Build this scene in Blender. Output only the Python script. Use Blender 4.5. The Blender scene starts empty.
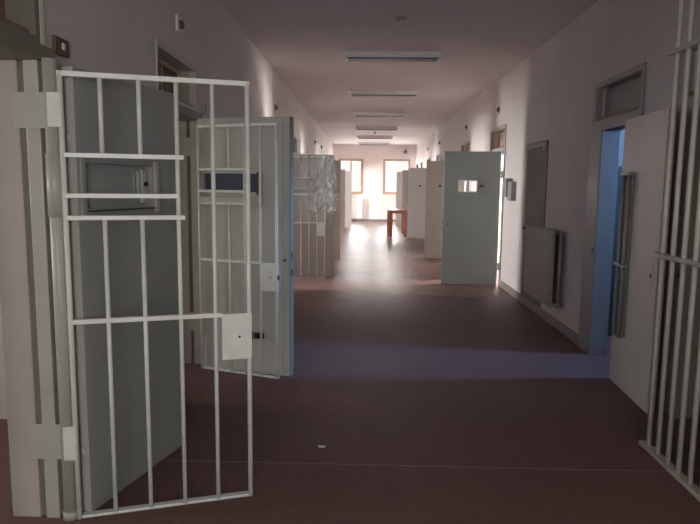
import bpy, bmesh, math, random
from mathutils import Vector, Matrix, noise as mnoise
random.seed(7)
S = bpy.context.scene
COL = S.collection
PI = math.pi

# ------------------------------------------------------------------ materials
def new_mat(name):
    m = bpy.data.materials.new(name); m.use_nodes = True
    nt = m.node_tree
    return m, nt, nt.nodes['Principled BSDF']

def coords(nt, scale=(1, 1, 1)):
    tc = nt.nodes.new('ShaderNodeTexCoord'); mp = nt.nodes.new('ShaderNodeMapping')
    mp.inputs['Scale'].default_value = scale
    nt.links.new(tc.outputs['Object'], mp.inputs['Vector'])
    return mp.outputs['Vector']

def noise(nt, vec, scale, detail=4, rough=.55):
    n = nt.nodes.new('ShaderNodeTexNoise'); n.inputs['Scale'].default_value = scale
    n.inputs['Detail'].default_value = detail; n.inputs['Roughness'].default_value = rough
    nt.links.new(vec, n.inputs['Vector']); return n.outputs['Fac']

def ramp(nt, fac, stops):
    r = nt.nodes.new('ShaderNodeValToRGB')
    while len(r.color_ramp.elements) < len(stops): r.color_ramp.elements.new(.5)
    for e, (p, c) in zip(r.color_ramp.elements, stops):
        e.position = p; e.color = (*c, 1)
    nt.links.new(fac, r.inputs['Fac']); return r.outputs['Color']

def bump(nt, b, fac, strength, dist=.01):
    n = nt.nodes.new('ShaderNodeBump'); n.inputs['Strength'].default_value = strength
    n.inputs['Distance'].default_value = dist
    nt.links.new(fac, n.inputs['Height']); nt.links.new(n.outputs['Normal'], b.inputs['Normal'])

def paint(name, col, rough=.5, var=.06, scale=3, bmp=.05, bscale=60, spec=.5, metal=0, wear=None):
    m, nt, b = new_mat(name)
    v = coords(nt)
    f = noise(nt, v, scale)
    lo = tuple(max(0, c * (1 - var)) for c in col); hi = tuple(min(1, c * (1 + var)) for c in col)
    c = ramp(nt, f, [(.3, lo), (.7, hi)])
    if wear:
        f2 = noise(nt, v, 22, 6, .65)
        r2 = ramp(nt, f2, [(.68, (0, 0, 0)), (.74, (1, 1, 1))])
        mx = nt.nodes.new('ShaderNodeMixRGB'); mx.inputs[2].default_value = (*wear, 1)
        nt.links.new(r2, mx.inputs[0]); nt.links.new(c, mx.inputs[1]); c = mx.outputs[0]
    nt.links.new(c, b.inputs['Base Color'])
    b.inputs['Roughness'].default_value = rough; b.inputs['Metallic'].default_value = metal
    b.inputs['Specular IOR Level'].default_value = spec
    if bmp: bump(nt, b, noise(nt, v, bscale, 3), bmp, .004)
    return m

M = {}
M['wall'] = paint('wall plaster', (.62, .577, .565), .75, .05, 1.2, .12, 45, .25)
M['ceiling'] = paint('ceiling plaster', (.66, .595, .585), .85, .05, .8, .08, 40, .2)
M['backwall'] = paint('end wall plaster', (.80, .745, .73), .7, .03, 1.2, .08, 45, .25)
M['gate'] = paint('white gate enamel', (.76, .80, .76), .35, .08, 9, .15, 90, .5, wear=(.42, .42, .38))
M['gate_cream'] = paint('cream gate enamel', (.52, .53, .47), .28, .08, 9, .1, 90, .6)
M['frame'] = paint('cream frame enamel', (.45, .455, .395), .38, .07, 4, .12, 70, .5)
M['frame_grey'] = paint('grey frame enamel', (.29, .30, .29), .3, .07, 4, .1, 70, .5)
M['door'] = paint('grey door enamel', (.315, .335, .32), .33, .05, 2.2, .05, 25, .45)
M['door_light'] = paint('pale door enamel', (.50, .50, .465), .36, .05, 2.2, .06, 25, .45)
M['door_cream'] = paint('cream door enamel', (.60, .585, .56), .2, .05, 2.2, .05, 12, .5)
M['door_brown'] = paint('brown grey door enamel', (.43, .395, .36), .4, .05, 2.2, .05, 25, .4)
M['door_tan'] = paint('brown door enamel', (.30, .25, .22), .4, .05, 2.2, .05, 25, .4)
M['door_dim'] = paint('stone grey door enamel', (.37, .335, .305), .22, .05, 2.2, .05, 12, .5)
M['door_dark'] = paint('dark grey door enamel', (.25, .262, .245), .36, .05, 2.2, .05, 25, .4)
M['door_white'] = paint('white door enamel', (.74, .745, .735), .4, .04, 2.2, .05, 25, .4)
M['edge'] = paint('pale door edge enamel', (.47, .465, .43), .4, .06, 5, .08, 60, .4)
M['black'] = paint('black metal', (.02, .02, .02), .4, .1, 5, 0)
M['dark'] = paint('dark plastic', (.07, .06, .06), .5, .1, 5, 0)
M['brown_plate'] = paint('brown plastic', (.11, .065, .04), .45, .1, 8, 0)
M['white_plastic'] = paint('white plastic', (.72, .70, .66), .4, .03, 5, 0)
M['grey_plastic'] = paint('grey plastic', (.27, .27, .265), .45, .05, 5, .05)
M['lamp_body'] = paint('lamp metal', (.80, .79, .78), .4, .04, 5, 0)
M['lamp_louvre'] = paint('lamp louvre metal', (.18, .17, .17), .35, .05, 5, 0)
M['panel_blue'] = paint('dark blue steel', (.075, .095, .135), .25, .08, 6, .05)
M['radiator'] = paint('radiator enamel', (.29, .28, .26), .4, .05, 5, .05)
M['frame_dark'] = paint('dark olive frame and head shade', (.19, .18, .15), .5, .08, 4, .1, 60, .3)
M['edge_dim'] = paint('blue offset edge enamel', (.20, .195, .15), .5, .06, 5, .05, 60, .3)  # dim yellowish tone set against the blue light on the edge
M['reveal'] = paint('dark warm grey reveal enamel', (.21, .205, .18), .35, .06, 5, .05, 60, .4)
M['plaster_reveal'] = paint('reveal plaster', (.46, .42, .385), .75, .06, 3, .1, 50, .2)
M['panel_grey'] = paint('flush door enamel', (.165, .165, .155), .6, .06, 3, .08)
M['baseboard'] = paint('baseboard paint', (.24, .215, .21), .45, .08, 3, .1)
M['paper'] = paint('white paper', (.75, .72, .68), .8, .04, 20, .1)
M['threshold'] = paint('worn seam filler', (.21, .15, .14), .4, .1, 9, .1)

def wood(name, a, b_, sc=(2, 2, 14)):
    m, nt, b = new_mat(name)
    v = coords(nt, sc)
    f = noise(nt, v, 3, 6, .6)
    nt.links.new(ramp(nt, f, [(.3, a), (.7, b_)]), b.inputs['Base Color'])
    b.inputs['Roughness'].default_value = .38
    bump(nt, b, f, .08, .003)
    return m
M['wood'] = wood('red brown wood', (.16, .044, .022), (.23, .073, .037), (12, 12, 2))
M['win_wood'] = wood('window wood', (.40, .28, .20), (.50, .36, .27))
M['transom_wood'] = wood('transom wood', (.16, .095, .06), (.24, .15, .10))
M['transom_tan'] = wood('tan transom wood', (.50, .37, .22), (.6, .46, .30))

# floor: dark red brown, worn and polished, a little uneven
m, nt, b = new_mat('red brown polished floor'); M['floor'] = m
v = coords(nt)
f1 = noise(nt, v, .9, 6, .6); f2 = noise(nt, v, 28, 5, .7)
c1 = ramp(nt, f1, [(.3, (.138, .076, .068)), (.7, (.182, .102, .092))])
c2 = ramp(nt, f2, [(.35, (.78, .78, .78)), (.7, (1.12, 1.12, 1.12))])
mx = nt.nodes.new('ShaderNodeMixRGB'); mx.blend_type = 'MULTIPLY'; mx.inputs[0].default_value = 1
nt.links.new(c1, mx.inputs[1]); nt.links.new(c2, mx.inputs[2]); nt.links.new(mx.outputs[0], b.inputs['Base Color'])
rr = nt.nodes.new('ShaderNodeMapRange'); rr.inputs[3].default_value = -.07; rr.inputs[4].default_value = .07
nt.links.new(noise(nt, v, 2.2, 5, .6), rr.inputs[0])
# the walked-off near end is dull, the far end still carries its polish
sy = nt.nodes.new('ShaderNodeSeparateXYZ'); nt.links.new(v, sy.inputs[0])
pr = nt.nodes.new('ShaderNodeMapRange'); pr.inputs[1].default_value = 7.0; pr.inputs[2].default_value = 10.5
pr.inputs[3].default_value = .62; pr.inputs[4].default_value = .31; nt.links.new(sy.outputs['Y'], pr.inputs[0])
ra = nt.nodes.new('ShaderNodeMath'); ra.operation = 'ADD'
nt.links.new(pr.outputs[0], ra.inputs[0]); nt.links.new(rr.outputs[0], ra.inputs[1]); nt.links.new(ra.outputs[0], b.inputs['Roughness'])
b.inputs['Specular IOR Level'].default_value = .4
nb = nt.nodes.new('ShaderNodeMath'); nb.operation = 'ADD'
nt.links.new(noise(nt, v, 9, 3, .5), nb.inputs[0])
sm = nt.nodes.new('ShaderNodeMath'); sm.operation = 'MULTIPLY'; sm.inputs[1].default_value = .7
nt.links.new(noise(nt, v, 40, 3, .5), sm.inputs[0]); nt.links.new(sm.outputs[0], nb.inputs[1])
bump(nt, b, nb.outputs[0], .9, .014)
bs = nt.nodes.new('ShaderNodeMapRange'); bs.inputs[1].default_value = 7.0; bs.inputs[2].default_value = 11.0
bs.inputs[3].default_value = .22; bs.inputs[4].default_value = 1.0; nt.links.new(sy.outputs['Y'], bs.inputs[0])
nt.links.new(bs.outputs[0], b.inputs['Normal'].links[0].from_node.inputs['Strength'])

# two-tone grey paint of the side room, toned dark and warm to offset its blue light (dado line is paint on the wall)
m, nt, b = new_mat('two tone grey room paint'); M['side_room'] = m
tc = nt.nodes.new('ShaderNodeTexCoord'); sx = nt.nodes.new('ShaderNodeSeparateXYZ')
nt.links.new(tc.outputs['Object'], sx.inputs[0])
st = nt.nodes.new('ShaderNodeMath'); st.operation = 'GREATER_THAN'; st.inputs[1].default_value = 1.83
nt.links.new(sx.outputs['Z'], st.inputs[0])
nt.links.new(ramp(nt, st.outputs[0], [(0, (.02, .025, .028)), (1, (.22, .205, .18))]), b.inputs['Base Color'])
b.inputs['Roughness'].default_value = .5

def glass(name, tint, gloss=.12, rough=.03):
    m = bpy.data.materials.new(name); m.use_nodes = True; nt = m.node_tree
    nt.nodes.clear()
    o = nt.nodes.new('ShaderNodeOutputMaterial'); mixn = nt.nodes.new('ShaderNodeMixShader')
    t = nt.nodes.new('ShaderNodeBsdfTransparent'); t.inputs[0].default_value = (*tint, 1)
    g = nt.nodes.new('ShaderNodeBsdfGlossy'); g.inputs['Roughness'].default_value = rough
    mixn.inputs[0].default_value = gloss
    nt.links.new(t.outputs[0], mixn.inputs[1]); nt.links.new(g.outputs[0], mixn.inputs[2])
    nt.links.new(mixn.outputs[0], o.inputs[0]); return m
M['glass'] = glass('window glass', (.95, .96, .96), .06)
M['dirty_glass'] = glass('dusty transom glass', (.30, .27, .24), .12, .2)
M['film'] = glass('clear plastic film', (.95, .95, .95), .13, .3)

# ------------------------------------------------------------------ mesh helpers
class MB:
    """collects shapes into one mesh"""
    def __init__(s): s.bm = bmesh.new()
    def box(s, x0, x1, y0, y1, z0, z1, bev=0):
        t = bmesh.new()
        bmesh.ops.create_cube(t, size=1)
        bmesh.ops.scale(t, vec=(abs(x1 - x0), abs(y1 - y0), abs(z1 - z0)), verts=t.verts)
        bmesh.ops.translate(t, vec=((x0 + x1) / 2, (y0 + y1) / 2, (z0 + z1) / 2), verts=t.verts)
        if bev: bmesh.ops.bevel(t, geom=t.edges[:], offset=bev, segments=2, affect='EDGES', profile=.6)
        s._add(t); return s
    def cyl(s, a, b, r, seg=12, r2=None):
        a = Vector(a); b = Vector(b); d = b - a
        t = bmesh.new()
        bmesh.ops.create_cone(t, cap_ends=True, segments=seg, radius1=r, radius2=r if r2 is None else r2, depth=d.length)
        q = d.to_track_quat('Z', 'Y').to_matrix().to_4x4(); q.translation = (a + b) / 2
        bmesh.ops.transform(t, matrix=q, verts=t.verts)
        for f in t.faces: f.smooth = len(f.verts) == 4
        s._add(t); return s
    def sphere(s, c, r, sc=(1, 1, 1), seg=14):
        t = bmesh.new(); bmesh.ops.create_uvsphere(t, u_segments=seg, v_segments=seg // 2, radius=r)
        bmesh.ops.scale(t, vec=sc, verts=t.verts); bmesh.ops.translate(t, vec=c, verts=t.verts)
        for f in t.faces: f.smooth = True
        s._add(t); return s
    def grid(s, axis, us, zs, w0, w1, solid):
        """slab with openings: axis 'x' = slab normal along x (u is y), 'y' = normal along y (u is x)"""
        bm = s.bm; vs = {}
        def V(i, j, k):
            if (i, j, k) not in vs:
                w = (w0, w1)[k]; u = us[i]; z = zs[j]
                vs[(i, j, k)] = bm.verts.new((w, u, z) if axis == 'x' else (u, w, z))
            return vs[(i, j, k)]
        nu, nz = len(us) - 1, len(zs) - 1
        ok = lambda i, j: 0 <= i < nu and 0 <= j < nz and solid(.5 * (us[i] + us[i + 1]), .5 * (zs[j] + zs[j + 1]))
        for i in range(nu):
            for j in range(nz):
                if not ok(i, j): continue
                for k in (0, 1): bm.faces.new([V(i, j, k), V(i + 1, j, k), V(i + 1, j + 1, k), V(i, j + 1, k)])
                for (di, dj, p, q) in ((-1, 0, (i, j), (i, j + 1)), (1, 0, (i + 1, j), (i + 1, j + 1)), (0, -1, (i, j), (i + 1, j)), (0, 1, (i, j + 1), (i + 1, j + 1))):
                    if not ok(i + di, j + dj):
                        bm.faces.new([V(*p, 0), V(*q, 0), V(*q, 1), V(*p, 1)])
        bmesh.ops.recalc_face_normals(bm, faces=bm.faces)
        return s
    def _add(s, t):
        me = bpy.data.meshes.new('t'); t.to_mesh(me); t.free(); s.bm.from_mesh(me); bpy.data.meshes.remove(me)
    def build(s, name, m, parent=None, bevel=0):
        me = bpy.data.meshes.new(name); s.bm.to_mesh(me); s.bm.free()
        me.materials.append(m)
        o = bpy.data.objects.new(name, me); COL.objects.link(o)
        if parent: o.parent = parent
        if bevel:
            bv = o.modifiers.new('bevel', 'BEVEL'); bv.width = bevel; bv.segments = 2; bv.limit_method = 'ANGLE'
        return o

def panel(axis, u0, u1, z0, z1, w0, w1, holes):
    us = sorted({u0, u1, *[h[0] for h in holes], *[h[1] for h in holes]})
    zs = sorted({z0, z1, *[h[2] for h in holes], *[h[3] for h in holes]})
    return MB().grid(axis, us, zs, w0, w1, lambda u, z: not any(h[0] < u < h[1] and h[2] < z < h[3] for h in holes))

def box(*a, **k): return MB().box(*a, **k)
def cyl(*a, **k): return MB().cyl(*a, **k)

def tag(o, label, cat, group=None):
    o['label'] = label; o['category'] = cat
    if group: o['group'] = group
    return o
def struct(o): o['kind'] = 'structure'; return o
def thing(name, loc, label, cat, rz=0, group=None):
    o = bpy.data.objects.new(name, None); COL.objects.link(o); o.empty_display_size = .1
    o.location = loc; o.rotation_euler = (0, 0, rz)
    return tag(o, label, cat, group)
def copy_thing(src, loc, label, rz=None, group=None):
    r = src.copy(); COL.objects.link(r); r.location = loc; r['label'] = label
    if rz is not None: r.rotation_euler = (0, 0, rz)
    if group: r['group'] = group
    for ch in src.children:
        c = ch.copy(); COL.objects.link(c); c.parent = r
        for g in ch.children:
            d = g.copy(); COL.objects.link(d); d.parent = c
    return r

# ------------------------------------------------------------------ room shell
XL, XR, ZC, YB, YF = -1.46, 2.20, 3.38, 27.5, -4.0
TL, TR = .215, .15            # wall thickness left and right
OXL, OXR = -5.0, 6.0         # outer walls of the cells
DH = 2.13                    # door opening height
TZ0, TZ1 = 2.21, 2.57        # transom
#        (near jamb, far jamb); last of each is a side passage added for end-wall light
LEFT = [(1.74, 2.765), (4.33, 5.33), (9.42, 10.43), (11.95, 12.96), (19.48, 20.5), (22.03, 23.05), (25.9, 26.9)]
RIGHT = [(3.30, 4.22), (5.09, 5.86), (9.93, 10.86), (13.28, 14.22), (18.34, 19.28), (21.25, 22.2), (23.95, 24.9), (25.9, 26.9)]

struct(box(OXL - .3, OXR + .3, YF - .3, YB + .3, -.12, 0).build('floor', M['floor']))
struct(box(OXL - .3, OXR + .3, YF - .3, YB + .3, ZC, ZC + .15).build('ceiling', M['ceiling']))

def openings(rows, ext=0):
    hs = []
    for a, h in rows: hs += [(a, h, 0, DH), (a, h + ext, TZ0, TZ1)]
    return hs
struct(panel('x', YF, YB, 0, ZC, XL - TL, XL, openings(LEFT)).build('wall_left', M['wall']))
struct(panel('x', YF, YB, 0, ZC, XR, XR + TR, openings(RIGHT, .22)).build('wall_right', M['wall']))

BWIN = [(-1.16, -.17, 1.27, 2.72), (.80, 1.89, 1.27, 2.72)]
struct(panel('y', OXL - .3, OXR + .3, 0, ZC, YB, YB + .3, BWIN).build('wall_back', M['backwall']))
FILL_WIN = [(-.5, 1.3, 1.0, 2.5)]  # unseen window behind the camera, added for fill light
struct(panel('y', OXL - .3, OXR + .3, 0, ZC, YF - .3, YF, FILL_WIN).build('wall_front', M['wall']))

# outer walls of the cells with their windows (one per open cell; last on each side added to brighten the end wall)
LWIN = [(1.75, 2.85, 1.1, 2.3), (4.4, 5.4, 1.1, 2.3), (10.0, 10.35, .7, 2.5), (12.1, 13.1, 1.1, 2.3), (19.5, 20.5, 1.1, 2.3), (21.45, 22.45, 1.1, 2.3), (24.6, 25.5, 1.0, 2.4)]
RWIN = [(5.20, 5.56, 2.1, 3.2), (11.8, 12.6, .6, 2.4), (13.2, 14.2, 1.1, 2.3), (18.3, 19.3, 1.1, 2.3), (21.2, 22.2, 1.1, 2.3), (23.25, 24.25, 1.1, 2.3), (25.3, 25.95, 1.0, 2.4)]
struct(panel('x', YF, YB, 0, ZC, OXL - .3, OXL, LWIN).build('wall_outer_left', M['wall']))
struct(panel('x', YF, YB, 0, ZC, OXR, OXR + .3, RWIN).build('wall_outer_right', M['wall']))
for y in (.6, 4.0, 6.1, 8.7, 11.25, 13.7, 18.4, 21.2, 24.0):
    struct(box(OXL, XL - TL, y - .06, y + .06, 0, ZC).build('wall_partition', M['wall']))
for y in (2.3, 4.65, 8.6, 12.9, 15.2, 17.4, 20.2, 23.0, 25.15):
    struct(box(XR + TR, OXR, y - .06, y + .06, 0, ZC).build('wall_partition', M['wall']))
struct(box(XR + TR, OXR, 6.62, 6.74, 0, ZC).build('wall_partition', M['side_room']))

# baseboards: only on wall between the openings
def runs(rows, y0, y1, pad):
    y = y0; out = []
    for a, h in rows:
        if a - pad[0] - y > .05: out.append((y, a - pad[0]))
        y = h + pad[1]
    out.append((y, y1)); return out
mb = MB()
for a, b_ in runs(RIGHT, YF, YB, (.05, .295)):
    mb.box(XR - .014, XR, a, b_, 0, .11)
struct(mb.build('baseboard_right', M['baseboard'], bevel=.004))
mb = MB()
for a, b_ in runs(LEFT, YF, YB, (.05, .11)):
    mb.box(XL, XL + .014, a, b_, 0, .11)
struct(mb.build('baseboard_left', M['baseboard'], bevel=.004))
struct(box(XL + .02, XR - .02, YB - .014, YB, 0, .11).build('baseboard_back', M['baseboard']))
# seam across the floor
struct(box(XL, XR, 3.365, 3.375, -.004, .0012).build('trim_floor_seam', M['threshold']))

# ------------------------------------------------------------------ windows
WN = [0]
def window(x0, x1, z0, z1, y, mat, mull=True, axis='y', depth=.06, name=None):
    """casement in an opening; for axis 'x' x0..x1 are y values and y is the x position"""
    WN[0] += 1
    w = .055
    hs = [(x0 + w, (x0 + x1) / 2 - .03, z0 + w, z1 - w), ((x0 + x1) / 2 + .03, x1 - w, z0 + w, z1 - w)] if mull else [(x0 + w, x1 - w, z0 + w, z1 - w)]
    root = struct(panel(axis, x0, x1, z0, z1, y, y + depth, hs).build('window_%d' % WN[0], mat))
    for h in hs:
        g = box(h[0], h[1], y + depth * .45, y + depth * .55, h[2], h[3]) if axis == 'y' else box(y + depth * .45, y + depth * .55, h[0], h[1], h[2], h[3])
        g.build('glass_pane', M['glass'], root)
    return root
for k, h in enumerate(BWIN):
    r = window(*h, YB + .04, M['win_wood'], mull=k == 0)
    # wooden casing on the room side
    c = panel('y', h[0] - .05, h[1] + .05, h[2] - .05, h[3] + .05, YB - .025, YB - .001, [h]).build('casing', M['win_wood'], r)
for h in FILL_WIN: window(*h, YF - .15, M['win_wood'])
for h in LWIN: window(*h, OXL - .2, M['frame'], axis='x')
for h in RWIN: window(*h, OXR + .12, M['frame'], axis='x')

# ------------------------------------------------------------------ daylight at the windows
def daylight(name, loc, rot, sx, sy, rad, col, spread=180):
    l = bpy.data.lights.new(name, 'AREA'); l.shape = 'RECTANGLE'; l.size = sx; l.size_y = sy
    l.energy = rad * PI * sx * sy; l.color = col; l.spread = math.radians(spread)
    o = bpy.data.objects.new(name, l); COL.objects.link(o); o.location = loc; o.rotation_euler = rot
    return o
WHITE = (1, .97, .955)
for h in BWIN: daylight('daylight', ((h[0] + h[1]) / 2, YB + .75, (h[2] + h[3]) / 2 + .1), (math.radians(62), 0, PI), h[1] - h[0] + .5, h[3] - h[2] + .65, 36, WHITE)
for h in FILL_WIN: daylight('daylight', ((h[0] + h[1]) / 2, YF - .32, (h[2] + h[3]) / 2), (PI / 2, 0, 0), h[1] - h[0] + .2, h[3] - h[2] + .2, 22, (1, .985, .945))  # added fill for faces turned towards the camera
LRAD = [19, 16, 600, 380, 420, 330, 420]  # last entry lights the end wall through the added opening
RRAD = [320, 650, 420, 480, 420, 330, 420]
BLUE = (.25, .47, 1.0)
for h, r in zip(LWIN, LRAD): daylight('daylight', (OXL - .32, (h[0] + h[1]) / 2, (h[2] + h[3]) / 2), (PI / 2, 0, -PI / 2), h[1] - h[0] + .1, h[3] - h[2] + .1, r, (1, .95, .915))
for i, (h, r) in enumerate(zip(RWIN, RRAD)): daylight('daylight', (OXR + .32, (h[0] + h[1]) / 2, (h[2] + h[3]) / 2), (PI / 2, 0, PI / 2), h[1] - h[0] + (.1 if i else 0), h[3] - h[2] + .1, r, BLUE if i == 0 else (1, .955, .925), 180 if i else 80)

w = bpy.data.worlds.new('overcast sky'); S.world = w; w.use_nodes = True
w.node_tree.nodes['Background'].inputs[0].default_value = (1, .97, .95, 1)
w.node_tree.nodes['Background'].inputs[1].default_value = 1.2

# ------------------------------------------------------------------ door frames (fixed to the walls)
TN = [0]
def frame(side, a, h, mat, post=False, wood_mat=None, slats=False):
    TN[0] += 1
    mb = MB()
    if side == 'L':
        mb.box(XL - .048, XL + .016, h - .034, h + .105, 0, DH + .0)       # raised frame strip at the hinge jamb
        mb.box(XL - .075, XL + .03, a - .06, a + .03, 0, DH)               # near jamb
    else:
        mb.box(XR - .02, XR + .02, h, h + .29, 0, DH + .07)                # broad face of the far jamb
        mb.box(XR - .02, XR + TR, a, a + .02, 0, DH)
        mb.box(XR - .02, XR + .02, a - .05, a, 0, DH + .07)
        mb.box(XR - .0201, XR + .06, a + .001, h - .001, DH, DH + .0701)
    root = struct(mb.build('trim_%d' % TN[0], mat, bevel=.004))
    if side == 'L':
        box(XL - TL, XL - .079, h - .03, h, 0, DH).build('reveal', M['plaster_reveal'], root, bevel=.005)
        box(XL - .080, XL - .047, h - .012, h, 0, DH).build('groove', M['reveal'], root)
        box(XL - TL, XL + .03, a - .06, h + .105, DH, DH + .07).build('head', M['frame_dark'], root, bevel=.004)  # head coloured dark in place of shade under the soffit
    if side == 'R':
        box(XR - .018, XR + TR, h - .02, h, 0, DH).build('reveal', M['reveal'], root, bevel=.003)  # dark warm colour offsets the blue light in the doorway
        box(XR - .023, XR - .019, h + .035, h + .06, .985, 1.03).build('strike_hole', M['black'], root)
    # transom light above the head: surround, dark reveal, glazed sash set back in the wall
    sgn = 1 if side == 'R' else -1
    x0 = XR if side == 'R' else XL
    b0 = a - .04 if side == 'R' else a; b1 = h + .06 if side == 'R' else h + .02
    if side == 'R': h = h + .22; b1 = h + .06
    f = panel('x', b0, b1, TZ0 - .02, TZ1 + .02, x0 - sgn * .012, x0 + sgn * .05, [(a + .02, h - .02, TZ0 + .02, TZ1 - .03)])
    f.build('transom_surround', M['frame_dark'] if side == 'L' and a < 3 else mat, root)
    d = TR if side == 'R' else .16
    sash = panel('x', a + .0, h - .0, TZ0, TZ1, x0 + sgn * (d - .04), x0 + sgn * d, [(a + .06, (a + h) / 2 - .02, TZ0 + .06, TZ1 - .06), ((a + h) / 2 + .02, h - .06, TZ0 + .06, TZ1 - .06)])
    sash.build('transom_sash', wood_mat or mat, root)
    sl = MB().box(x0 + sgn * (d - .022), x0 + sgn * (d - .018), a + .06, h - .06, TZ0 + .06, TZ1 - .06)
    sl.build('transom_glass', M['dirty_glass'], root)
    lc = M['frame_dark'] if side == 'R' or a < 3 else M['frame_grey']
    if side == 'L':
        lm = MB().box(*sorted((x0 - .001, x0 + sgn * (d - .041))), h - .019, h - .001, TZ0 + .02, TZ1 - .03)
        lm.box(*sorted((x0 - .001, x0 + sgn * (d - .041))), a + .02, h - .02, TZ1 - .029, TZ1 - .001)
        lm.build('transom_reveal', lc, root)
    # sloping sill board of the transom
    t = MB()
    t.box(x0 + sgn * .02, x0 + sgn * (d - .03), a + .02, h - .02, TZ0 + .02, TZ0 + .05)
    t.build('transom_sill', M['transom_wood'], root)
    if slats:
        g = MB()
        for k in range(9):
            z = TZ0 + .07 + k * .028
            g.box(x0 + sgn * .075, x0 + sgn * .085, a + .03, h - .03, z, z + .026)
        g.build('transom_grille', M['frame_grey'], root)
    return root
LF = [frame('L', a, h, M['frame'], wood_mat=M['transom_tan'] if i == 1 else M['transom_wood']) for i, (a, h) in enumerate(LEFT)]
RF = [frame('R', a, h, M['frame_grey'], wood_mat=M['transom_tan'] if i in (2, 3) else None, slats=(i == 1)) for i, (a, h) in enumerate(RIGHT)]

# round hinge posts on the left hinge jambs
for i, (a, h) in enumerate(LEFT[:3]):
    px, py = XL + .067, h - .025
    cyl((px, py, 0), (px, py, DH + .005), .031, 20).build('hinge_post', M['frame'], LF[i])
    for (z0, z1) in ((.0, .04), (1.445, 1.725)):
        cyl((px, py, z0), (px, py, z1), .0355, 20).build('hinge_sleeve', M['gate'] if i else M['frame'], LF[i])
    for (z0, z1) in ((1.835, 1.99), (.30, .47)):
        box(XL - .10, px - .02, py - .015, py - .006, z0, z1).build('hinge_backplate', M['frame'], LF[i])
# white corner bead above the first left frame
box(XL - .004, XL + .014, 2.765 + .015, 2.765 + .05, DH + .07, ZC - .01).build('corner_bead', M['white_plastic'], LF[0])

# ------------------------------------------------------------------ cell doors
def make_door(hinge, free, label, mat, s=1, thick=.055, hatch=None, hatch_style=None, z0=.004, z1=2.11, edge=None, lock_u=None, extras=None, hinge_to=None):
    hx, hy = hinge; fx, fy = free
    W = math.hypot(fx - hx, fy - hy); rz = math.atan2(fy - hy, fx - hx)
    root = thing('cell_door', (hx, hy, 0), label, 'door', rz)
    y0, y1 = (0, thick) if s > 0 else (-thick, 0)
    holes = [hatch] if hatch else []
    panel('y', 0, W, z0, z1, y0, y1, holes).build('leaf', mat, root, bevel=.004)
    f = -s            # towards the viewer in local y
    def fb(u0, u1, za, zb, d0, d1): return box(u0, u1, f * d0, f * d1, za, zb)     # box standing d0..d1 proud of the face
    if edge:
        box(-.002, .014, y0 - .001 * f, y1, z0, z1).build('edge_strip', edge, root)
    if hatch:
        a, b_, za, zb = hatch
        fr = panel('y', a - .03, b_ + .05, za - .035, zb + .025, *sorted((f * .0, f * .012)), [hatch])
        fr.build('hatch_frame', mat, root, bevel=.003)
        if hatch_style == 'tray':
            fl = fb(a, b_, za, zb, -.04, -.028).build('hatch_flap', mat, root)
            panel('y', a + .015, b_ - .10, za + .03, zb - .03, *sorted((f * -.028, f * -.018)), [(a + .03, b_ - .115, za + .045, zb - .045)]).build('flap_rim', mat, fl)
            fb(b_ + .015, b_ + .045, za - .03, zb + .022, .012, .026).build('hatch_trim', M['edge'], root)
            fb(b_ - .055, b_ - .02, za + .02, zb - .02, -.028, -.008).build('slide_rail', M['door_light'], root)
            fb(b_ - .09, b_ - .075, za + .05, zb - .03, -.028, -.012).build('slide_rail', M['door_light'], root)
            cyl((b_ - .037, f * -.009, za + .12), (b_ - .037, f * .003, za + .12), .013).build('keyhole', M['black'], root)
            fb(a, b_, za - .012, za - .004, .012, .03).build('tray_lip', M['dark'], root)
        elif hatch_style == 'blue':
            fb(a, b_, za, zb, -.04, -.03).build('hatch_flap', M['panel_blue'], root)
            fb(a - .03, b_ + .05, za - .10, za - .04, 0, .035).build('tray', M['door_light'], root, bevel=.004)
            fb(b_ + .004, b_ + .052, za - .02, zb + .012, .012, .02).build('slide_cover', M['brown_plate'], root)
        elif hatch_style == 'open':
            fb((a + b_) / 2 - .008, (a + b_) / 2 + .02, za, zb, -.03, -.012).build('hatch_bar', M['white_plastic'], root)
            panel('y', a - .005, b_ + .005, za - .005, zb + .005, *sorted((f * .012, f * .018)), [(a + .01, b_ - .01, za + .01, zb - .01)]).build('hatch_rim', M['white_plastic'], root)
    if lock_u is not None:
        fb(lock_u - .022, lock_u + .022, .93, 1.07, 0, .006).build('lock_plate', mat, root, bevel=.003)
        cyl((lock_u, f * .006, .985), (lock_u, f * .012, .985), .012).build('keyhole', M['black'], root)
        for zz in (.88, 1.02):
            box(W - .001, W + .006, (y0 + y1) / 2 - .013, (y0 + y1) / 2 + .013, zz - .03, zz + .03).build('bolt', M['black'], root)
    # hinges towards the jamb
    for zz in (.32, 1.80):
        q = Vector((hinge_to[0] - hx, hinge_to[1] - hy, 0)); q.rotate(Matrix.Rotation(-rz, 3, 'Z'))
        mm = MB().cyl((0, (y0 + y1) / 2, zz), (q.x, q.y, zz), .016, 10)
        mm.cyl((q.x * .5, ((y0 + y1) / 2 + q.y) * .5, zz - .06), (q.x * .5, ((y0 + y1) / 2 + q.y) * .5, zz + .06), .018, 12)
        mm.build('hinge', M['frame'], root)
    if extras: extras(root, fb, f, W)
    return root

def d2_extras(root, fb, f, W):
    fb(.515, .60, .31, .36, 0, .03).build('bolt_handle', M['black'], root, bevel=.006)
    box(W - .003, W + .002, .0, .075, .006, 2.138).build('edge_strip', M['edge_dim'], root)  # added cap, its dull colour holds down the blue light here
    fb(W - .075, W - .06, .02, 2.08, 0, .012).build('edge_lip', M['edge'], root)

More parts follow.
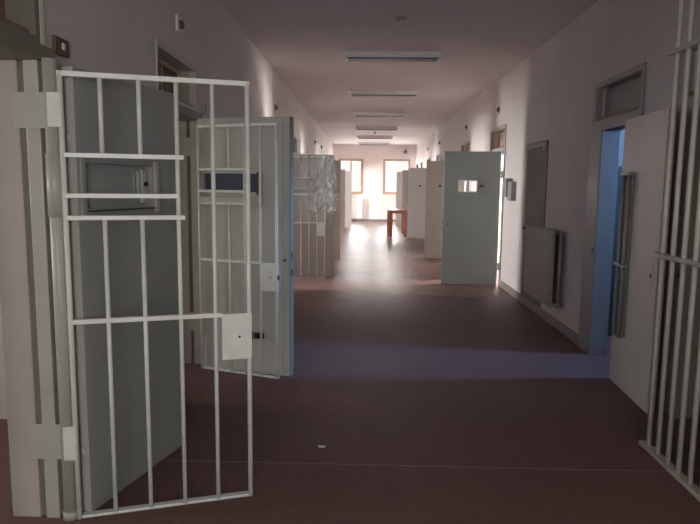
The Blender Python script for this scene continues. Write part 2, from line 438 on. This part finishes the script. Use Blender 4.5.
D1 = make_door((-1.309, 2.776), (-1.092, 3.616), 'dark grey steel cell door folded back behind the nearest left barred gate, hatch near its edge', M['door'], 1, .055,
               (.045, .565, 1.475, 1.69), 'tray', edge=M['edge'], hinge_to=(-1.40, 2.85))
D2 = make_door((-1.412, 5.19), (-.612, 4.965), 'pale grey steel door behind the second left barred gate, with dark blue hatch', M['door_light'], 1, .075,
               (.05, .54, 1.535, 1.685), 'blue', z1=2.14, edge=M['edge'], lock_u=.79, extras=d2_extras, hinge_to=(-1.44, 5.33))
D3 = make_door((-1.40, 10.48), (-.537, 10.56), 'glossy stone-grey steel door behind the third left barred gate, farthest of the gated ones', M['door_dim'], 1, .05,
               (.10, .55, 1.5, 1.69), 'tray', lock_u=.75, hinge_to=(-1.425, 10.5))
D4 = make_door((-1.40, 12.99), (-.535, 13.11), 'brownish grey steel door just behind the glossy door of the third left gate', M['door_tan'], 1, .055,
               lock_u=.80, z1=2.12, hinge_to=(-1.425, 13.02))
D5 = make_door((-1.40, 20.53), (-.69, 20.70), 'grey steel door far down the left side, in front of the left end window', M['door_brown'], 1, .055,
               lock_u=.66, z1=2.12, hinge_to=(-1.425, 20.56))
D6 = make_door((-1.40, 23.08), (-.53, 23.2), 'farthest pale steel door on the left, nearest the end wall', M['door_white'], 1, .055,
               lock_u=.80, z1=2.12, hinge_to=(-1.425, 23.11))

def uprights(root, fb, f, W):  # upright strip with two rods and cross clamps on the leaf
    lb = fb(.10, .305, .43, 1.70, 0, .018).build('upright_strip', M['frame_grey'], root, bevel=.005)
    for u in (.14, .265):
        cyl((u, f * .03, .42), (u, f * .03, 1.72), .018, 14).build('rod', M['frame_grey'], lb)
    fb(.09, .315, .985, 1.01, .018, .052).build('clamp', M['frame'], lb, bevel=.004)
    fb(.09, .315, 1.70, 1.725, .0, .052).build('clamp', M['frame'], lb, bevel=.004)
def peep(u, z=1.61):
    def fn(root, fb, f, W):
        cyl((u, 0, z), (u, f * .025, z), .028, 14).build('peephole_cover', M['black'], root)
        fb(u - .05, u - .02, z - .008, z + .008, .0, .016).build('latch', M['dark'], root)
    return fn
R1 = make_door((2.078, 5.088), (2.025, 4.262), 'pale glossy steel door swung flat along the right wall behind the tall cream bars', M['door_cream'], 1, .055,
               z1=2.145, lock_u=.74, extras=uprights, hinge_to=(2.165, 5.09))
R2 = make_door((2.145, 9.94), (1.262, 10.04), 'large grey steel door standing out from the right wall with small open hatch', M['door_dark'], -1, .055,
               (.36, .655, 1.515, 1.70), 'open', z1=2.16, lock_u=.82, extras=peep(.29), hinge_to=(2.19, 9.915))
R3 = make_door((2.13, 13.35), (1.33, 13.71), 'beige steel door right behind the large grey door with the open hatch', M['door_brown'], -1, .055,
               z1=2.15, lock_u=.8, extras=peep(.55), hinge_to=(2.19, 13.29))
R4 = make_door((2.13, 18.7), (1.30, 18.99), 'white steel door on the right beside the red-brown wooden table', M['door_white'], -1, .055,
               z1=2.15, lock_u=.8, extras=peep(.5), hinge_to=(2.19, 18.36))
R5 = make_door((2.13, 21.4), (1.29, 22.0), 'brownish steel door standing behind the white door and the wooden table', M['door_tan'], -1, .055,
               z1=2.15, lock_u=.8, hinge_to=(2.19, 21.28))
R6 = make_door((2.13, 24.1), (1.21, 24.5), 'farthest light grey steel door on the right, against the right end window', M['door_white'], -1, .055,
               z1=2.15, lock_u=.8, hinge_to=(2.19, 23.97))

# ------------------------------------------------------------------ barred cell gates
def make_gate(hinge, free, label, post):
    hx, hy = hinge; fx, fy = free
    W = math.hypot(fx - hx, fy - hy); rz = math.atan2(fy - hy, fx - hx)
    root = thing('barred_gate', (hx, hy, 0), label, 'gate', rz)
    r = .0105; G = M['gate']; p = W / 5
    cyl((0, 0, .004), (0, 0, 2.078), .0125).build('stile', G, root)
    cyl((W, 0, .004), (W, 0, 2.078), .0125).build('stile', G, root)
    for k in (1, 2):
        cyl((k * p, 0, 1.72), (k * p, 0, 2.07), r).build('bar', G, root)
        cyl((k * p, 0, .012), (k * p, 0, 1.44), r).build('bar', G, root)
    for k in (3, 4):
        cyl((k * p, 0, .012), (k * p, 0, 2.07), r).build('bar', G, root)
    box(-.012, W + .012, -.011, .011, 2.06, 2.084).build('rail', G, root, bevel=.003)
    for z, e in ((1.72, .03), (1.54, .004), (1.44, .03)):
        box(-.01, 3 * p + e, -.011, .011, z - .011, z + .011).build('rail', G, root, bevel=.003)
    box(-.01, W - .13, -.011, .011, .95, .973).build('rail', G, root, bevel=.003)
    box(-.012, W + .012, -.004, .034, .002, .016).build('bottom_rail', G, root, bevel=.003)
    lp = box(W - .135, W + .012, -.016, .016, .735, .968).build('lock_plate', M['white_plastic'] if False else G, root, bevel=.004)
    box(W + .012, W + .02, -.01, .01, .83, .87).build('bolt', M['black'], lp)
    cyl((W - .05, -.016, .85), (W - .05, -.019, .85), .006).build('keyhole', M['black'], lp)
    q = Vector((post[0] - hx, post[1] - hy, 0)); q.rotate(Matrix.Rotation(-rz, 3, 'Z'))
    for z0, z1 in ((1.84, 1.99), (.30, .465)):
        mm = MB(); a = Vector((q.x, q.y, 0)); b_ = Vector((.008, 0, 0))
        d = b_ - a; n = Vector((d.y, -d.x, 0)).normalized()
        if n.y > 0: n = -n
        vs = []
        for z in (z0, z1):
            for pt in (a + n * .034 , b_ + n * .016, b_ - n * .004, a + n * .0): vs.append(mm.bm.verts.new((pt.x, pt.y, z)))
        for f in ((0, 1, 2, 3), (4, 5, 6, 7), (0, 1, 5, 4), (1, 2, 6, 5), (2, 3, 7, 6), (3, 0, 4, 7)): mm.bm.faces.new([vs[i] for i in f])
        bmesh.ops.recalc_face_normals(mm.bm, faces=mm.bm.faces)
        mm.build('hinge_plate', G, root, bevel=.003)
    return root
make_gate((-1.347, 2.729), (-.572, 2.984), 'white barred gate in the left foreground, nearest of the left gates', (XL + .067, LEFT[0][1] - .025))
make_gate((-1.40, 5.16), (-.712, 4.905), 'white barred gate in front of the pale door with the dark blue hatch', (XL + .067, LEFT[1][1] - .025 - .1))
make_gate((-1.37, 10.40), (-.69, 10.46), 'white barred gate in front of the glossy stone-grey door, third gate on the left', (XL + .067, LEFT[2][1] - .025))

# tall cream barrier of bars along the right side
root = thing('bar_barrier', (1.765, 3.66, 0), 'tall cream grille of thick round bars at the right edge of the view', 'grille')
GC = M['gate_cream']
N = 14
for k in range(N):
    y = -k * .1215
    cyl((0, y, .01), (0, y, 2.98), .0148, 16).build('bar', GC, root)
L = (N - 1) * .1215
for z in (.004, 1.195, 2.365, 2.96):
    box(-.028, .028, -L - .06, .075, z - .012 + .012, z + .026).build('rail', GC, root, bevel=.004)
for y in (.03, -L - .03):
    pass
# its rear row of bars hinged to the wall side
for k in range(2):
    box(.03, .46, -L + .02 + k * .0, -L + .06, (.30, 1.9)[k], (.36, 1.96)[k]).build('wall_bracket', GC, root)

# ------------------------------------------------------------------ plastic film on the cream door
def film():
    mb = MB(); n = 48; mm = 72
    vs = []
    for j in range(mm + 1):
        row = []
        for i in range(n + 1):
            u = i / n; t = j / mm
            x = -.98 + .50 * u + .03 * math.sin(9 * t + 2 * u); z = 2.09 - .95 * t + .02 * math.sin(14 * u)
            nz = mnoise.noise(Vector((u * 3.5 + t * 2, t * 5, 1))) * .022 + mnoise.noise(Vector((u * 11, t * 13 + u * 4, 5))) * .007
            y = 10.425 - abs(nz) - .004
            row.append(mb.bm.verts.new((x, y, z)))
        vs.append(row)
    for j in range(mm):
        for i in range(n):
            f = mb.bm.faces.new([vs[j][i], vs[j][i + 1], vs[j + 1][i + 1], vs[j + 1][i]]); f.smooth = True
    o = mb.build('plastic_sheet', M['film'])
    so = o.modifiers.new('thick', 'SOLIDIFY'); so.thickness = .001
    return tag(o, 'crumpled clear plastic sheet hanging over the glossy stone-grey door', 'plastic sheet')
film()

# ------------------------------------------------------------------ ceiling lamps
def make_lamp(loc, label):
    root = thing('ceiling_lamp', loc, label, 'ceiling lamp', 0, 'unlit fluorescent lamps along the ceiling')
    box(-.655, .655, -.10, .10, -.025, 0).build('base', M['lamp_body'], root, bevel=.004)
    box(-.63, .63, -.085, .085, -.075, -.025).build('housing', M['lamp_body'], root, bevel=.006)
    lv = MB()
    lv.box(-.60, .60, -.075, -.068, -.10, -.075); lv.box(-.60, .60, .068, .075, -.10, -.075)
    for k in range(41):
        x = -.60 + k * .03; lv.box(x - .0015, x + .0015, -.068, .068, -.099, -.078)
    lv.build('louvre', M['lamp_louvre'], root)
    for s in (-1, 1):
        box(s * .60, s * .632, -.078, .078, -.102, -.075).build('end_cap', M['white_plastic'], root, bevel=.006)
    for s in (-1, 1): cyl((-.6, s * .035, -.088), (.6, s * .035, -.088), .011).build('tube', M['white_plastic'], root)
    return root
LY = [8.56, 11.95, 15.5, 19.1, 22.6, 26.2]
LL = ['nearest and largest of the unlit strip lamps on the ceiling', 'second unlit strip lamp from the viewer along the ceiling', 'third unlit strip lamp from the viewer along the ceiling',
      'fourth strip lamp along the ceiling, just before the small far detector', 'fifth strip lamp along the ceiling, just beyond the small far detector', 'farthest unlit strip lamp, close to the end wall']
lamp0 = make_lamp((.335, LY[0], ZC), LL[0])
for y, l in zip(LY[1:], LL[1:]): copy_thing(lamp0, (.315, y, ZC), l)

def detector(loc, label):
    root = thing('smoke_detector', loc, label, 'smoke detector')
    cyl((0, 0, -.018), (0, 0, 0), .055, 20).build('base', M['radiator'], root)
    cyl((0, 0, -.06), (0, 0, -.018), .032, 20, r2=.048).build('sensor_head', M['radiator'], root)
    return root
det = detector((.35, 6.82, ZC), 'small round detector on the ceiling in front of the nearest strip lamp')
copy_thing(det, (.29, 20.85, ZC), 'small dark detector on the ceiling between the fourth and fifth strip lamps')

# signal lamps above the cell doors
def signal(side, y, z, label, big=False):
    s = 1 if side == 'L' else -1; x = XL if side == 'L' else XR
    root = thing('signal_lamp', (x, y, z), label, 'signal lamp', 0 if side == 'L' else PI, 'signal lamps above the cell doors')
    if big: box(0, .02, -.06, .06, -.06, .06).build('mount_plate', M['white_plastic'], root, bevel=.004)
    else: box(0, .02, -.045, .045, -.055, .055).build('mount_plate', M['grey_plastic'], root, bevel=.004)
    mm = MB().cyl((.02, .01, 0), (.03, .01, 0), .034, 16).sphere((.03, .01, 0), .033, (.6, 1, 1))
    mm.build('lens', M['dark'], root)
    return root
signal('L', 4.86, 2.81, 'signal lamp on white plate above the second left doorway', True)
signal('L', 9.94, 2.81, 'signal lamp high on the left wall, right of the tall white bars')
signal('L', 17.5, 2.80, 'tiny signal lamp far along the left wall, nearer of the far pair')
signal('L', 20.0, 2.81, 'tiny signal lamp far along the left wall, farther of the far pair')
signal('R', 10.47, 2.87, 'signal lamp on the right wall above the large grey door doorway')
signal('R', 13.77, 2.89, 'signal lamp on the right wall, second from the viewer')
signal('R', 18.7, 2.89, 'signal lamp on the right wall, third from the viewer')
signal('R', 22.1, 2.90, 'farthest signal lamp on the right wall, near the end wall')

# brown switch box near the first left gate
root = thing('switch_box', (XL, 2.97, 2.235), 'small brown switch box on the left wall above the nearest barred gate', 'switch')
box(0, .018, -.068, .068, -.04, .04).build('plate', M['brown_plate'], root, bevel=.004)
box(.018, .026, -.012, .012, -.016, .016).build('rocker', M['white_plastic'], root, bevel=.003)
# small brown box right of the second left transom
root = thing('wall_box', (XL, 5.52, 2.25), 'little pale box on the left wall, beside the second left transom window', 'junction box')
box(0, .03, -.04, .04, -.05, .05).build('cover', M['radiator'], root, bevel=.005)
cyl((.03, 0, 0), (.034, 0, 0), .008).build('screw', M['dark'], root)

# grey intercom boxes on the right wall
root = thing('wall_box', (XR, 9.27, 1.58), 'grey stepped box on the right wall beside the large grey door', 'wall box')
box(-.10, 0, .05, .30, -.13, .15).build('housing', M['grey_plastic'], root, bevel=.008)
box(-.075, 0, -.18, .05, -.18, .10).build('side_unit', M['grey_plastic'], root, bevel=.008)
root = thing('light_switch', (XR, 6.51, 1.34), 'pale light switch on the right wall left of the blue-lit doorway', 'light switch')
box(-.012, 0, -.04, .04, -.06, .06).build('plate', M['wall'], root, bevel=.003)
box(-.017, -.012, -.015, .015, -.02, .02).build('rocker', M['radiator'], root, bevel=.002)

# flush grey door in the right wall, behind the radiator
dr = struct(box(XR - .012, XR - .001, 7.57, 8.51, .115, 2.09).build('door_1', M['panel_grey'], bevel=.003))
box(XR - .03, XR, 7.57, 8.51, 2.092, 2.17).build('door_head', M['panel_grey'], dr)
mm = MB().box(XR - .034, XR - .03, 7.59, 8.47, 2.10, 2.15)
for (a, b_, c) in ((7.60, 7.72, 2.06), (7.85, 7.97, 2.08), (8.2, 8.33, 2.075)): mm.box(XR - .034, XR - .03, a, b_, c, 2.11)
mm.build('paper_strip', M['radiator'], dr)
cyl((XR - .02, 8.40, 1.05), (XR - .06, 8.40, 1.05), .014).build('door_knob', M['dark'], dr)

# radiator on the right wall
root = thing('radiator', (XR - .004, 7.2, 0), 'flat grey panel radiator on the right wall left of the blue-lit doorway', 'radiator')
y0, y1 = -.42, .72
RD = M['radiator']
box(-.135, -.115, y0, y1, .27, 1.13).build('front_panel', M['radiator'], root, bevel=.006)
mm = MB()
for k in range(22):
    y = y0 + .03 + k * .05; mm.box(-.138, -.134, y, y + .022, .31, 1.09)
mm.build('flutes', M['radiator'], root, bevel=.0015)
box(-.06, -.035, y0, y1, .27, 1.13).build('rear_panel', M['radiator'], root, bevel=.006)
box(-.115, -.06, y0 + .03, y1 - .03, 1.085, 1.10).build('top_grille', M['dark'], root)
for k in (0, 1):
    x = (-.125, -.048)[k]
    cyl((x, y0 - .012, .29), (x, y0 - .012, 1.12), .016).build('column', RD, root)
cyl((-.085, y0 - .02, .30), (.002, y0 - .02, .30), .011).build('pipe', RD, root)
cyl((-.125, y0 - .02, .31), (-.05, y0 - .02, .31), .013).build('valve', RD, root)
for y in (y0 + .15, y1 - .15):
    box(-.035, -.032 + .032, y - .02, y + .02, .5, .95).build('bracket', RD, root)

# radiator on the end wall
root = thing('radiator', (-.42, YB - .035, 0), 'white column radiator on the end wall below the left window', 'radiator')
for k in range(9):
    x = -.24 + k * .06
    mm = MB().box(x - .022, x + .022, -.13, -.03, .14, 1.02); mm.build('column', M['white_plastic'], root, bevel=.012)
for z in (.18, .97): cyl((-.26, -.08, z), (.26, -.08, z), .02).build('manifold', M['white_plastic'], root)
for x in (-.2, .2): box(x - .015, x + .015, -.03, .03, .8, .86).build('bracket', M['white_plastic'], root)
cyl((-.25, -.08, .0), (-.25, -.08, .18), .012).build('pipe', M['white_plastic'], root)

# loudspeaker / camera on the end wall
root = thing('wall_camera', (1.73, YB, 3.08), 'small dark camera high on the end wall above the right window', 'camera')
box(-.05, .05, -.03, 0, -.02, .12).build('bracket', M['grey_plastic'], root, bevel=.004)
cyl((0, -.03, .04), (-.02, -.12, .02), .02).build('arm', M['grey_plastic'], root)
box(-.10, .07, -.28, -.10, -.07, .05).build('housing', M['grey_plastic'], root, bevel=.01)
cyl((-.015, -.28, -.01), (-.015, -.30, -.01), .04).build('lens', M['black'], root)

# wooden table beside the white door
TW, TD, TH = .64, 1.3, .84
root = thing('wooden_table', (1.05, 20.1, 0), 'red-brown wooden table standing beside the white door on the right', 'table')
box(-TW / 2, TW / 2, -TD / 2, TD / 2, TH - .035, TH).build('tabletop', M['wood'], root, bevel=.005)
for sx in (-1, 1):
    for sy in (-1, 1):
        x = sx * (TW / 2 - .07); y = sy * (TD / 2 - .06)
        box(x - .068, x + .068, y - .05, y + .05, 0, TH - .035).build('leg', M['wood'], root, bevel=.004)
for sy in (-1, 1):
    box(-TW / 2 + .06, TW / 2 - .06, sy * (TD / 2 - .045) - .012, sy * (TD / 2 - .045) + .012, TH - .11, TH - .035).build('apron', M['wood'], root)
for sx in (-1, 1):
    box(sx * (TW / 2 - .045) - .012, sx * (TW / 2 - .045) + .012, -TD / 2 + .06, TD / 2 - .06, TH - .11, TH - .035).build('apron', M['wood'], root)

# scrap of paper on the floor
mb = MB(); pts = [(-.02, -.012, .002), (.018, -.015, .003), (.025, .008, .006), (.0, .016, .003), (-.024, .007, .008)]
vs = [mb.bm.verts.new(p) for p in pts]; vs2 = [mb.bm.verts.new((p[0], p[1], p[2] - .0018)) for p in pts]
mb.bm.faces.new(vs); mb.bm.faces.new(vs2[::-1])
for i in range(5): mb.bm.faces.new([vs[i], vs2[i], vs2[(i + 1) % 5], vs[(i + 1) % 5]])
o = mb.build('paper_scrap', M['paper']); o.location = (-.247, 3.6, .0004); tag(o, 'tiny white paper scrap lying on the bare floor in the foreground', 'paper scrap')

# ------------------------------------------------------------------ camera
f_px, pitch, yaw, roll = 613.445, .124356, -.0241697, .0111227
cp, sp, cy, sy_ = math.cos(pitch), math.sin(pitch), math.cos(yaw), math.sin(yaw)
d = Vector((sy_ * cp, cy * cp, -sp)); r0 = Vector((cy, -sy_, 0)); u0 = r0.cross(d)
r = math.cos(roll) * r0 + math.sin(roll) * u0; u = -math.sin(roll) * r0 + math.cos(roll) * u0
cam = bpy.data.cameras.new('camera'); co = bpy.data.objects.new('camera', cam); COL.objects.link(co)
cam.sensor_fit = 'HORIZONTAL'; cam.sensor_width = 36; cam.lens = f_px / 700 * 36; cam.clip_start = .05; cam.clip_end = 200
mw = Matrix((r, u, -d)).transposed().to_4x4(); mw.translation = (0, 0, 1.6); co.matrix_world = mw
S.camera = co
S.view_settings.view_transform = 'Standard'; S.view_settings.look = 'None'; S.view_settings.gamma = 1
S.view_settings.use_curve_mapping = False; S.view_settings.exposure = 0
S.cycles.max_bounces = 10; S.cycles.diffuse_bounces = 6; S.cycles.transparent_max_bounces = 16
S.cycles.use_denoising = True
S.cycles.sample_clamp_indirect = 6
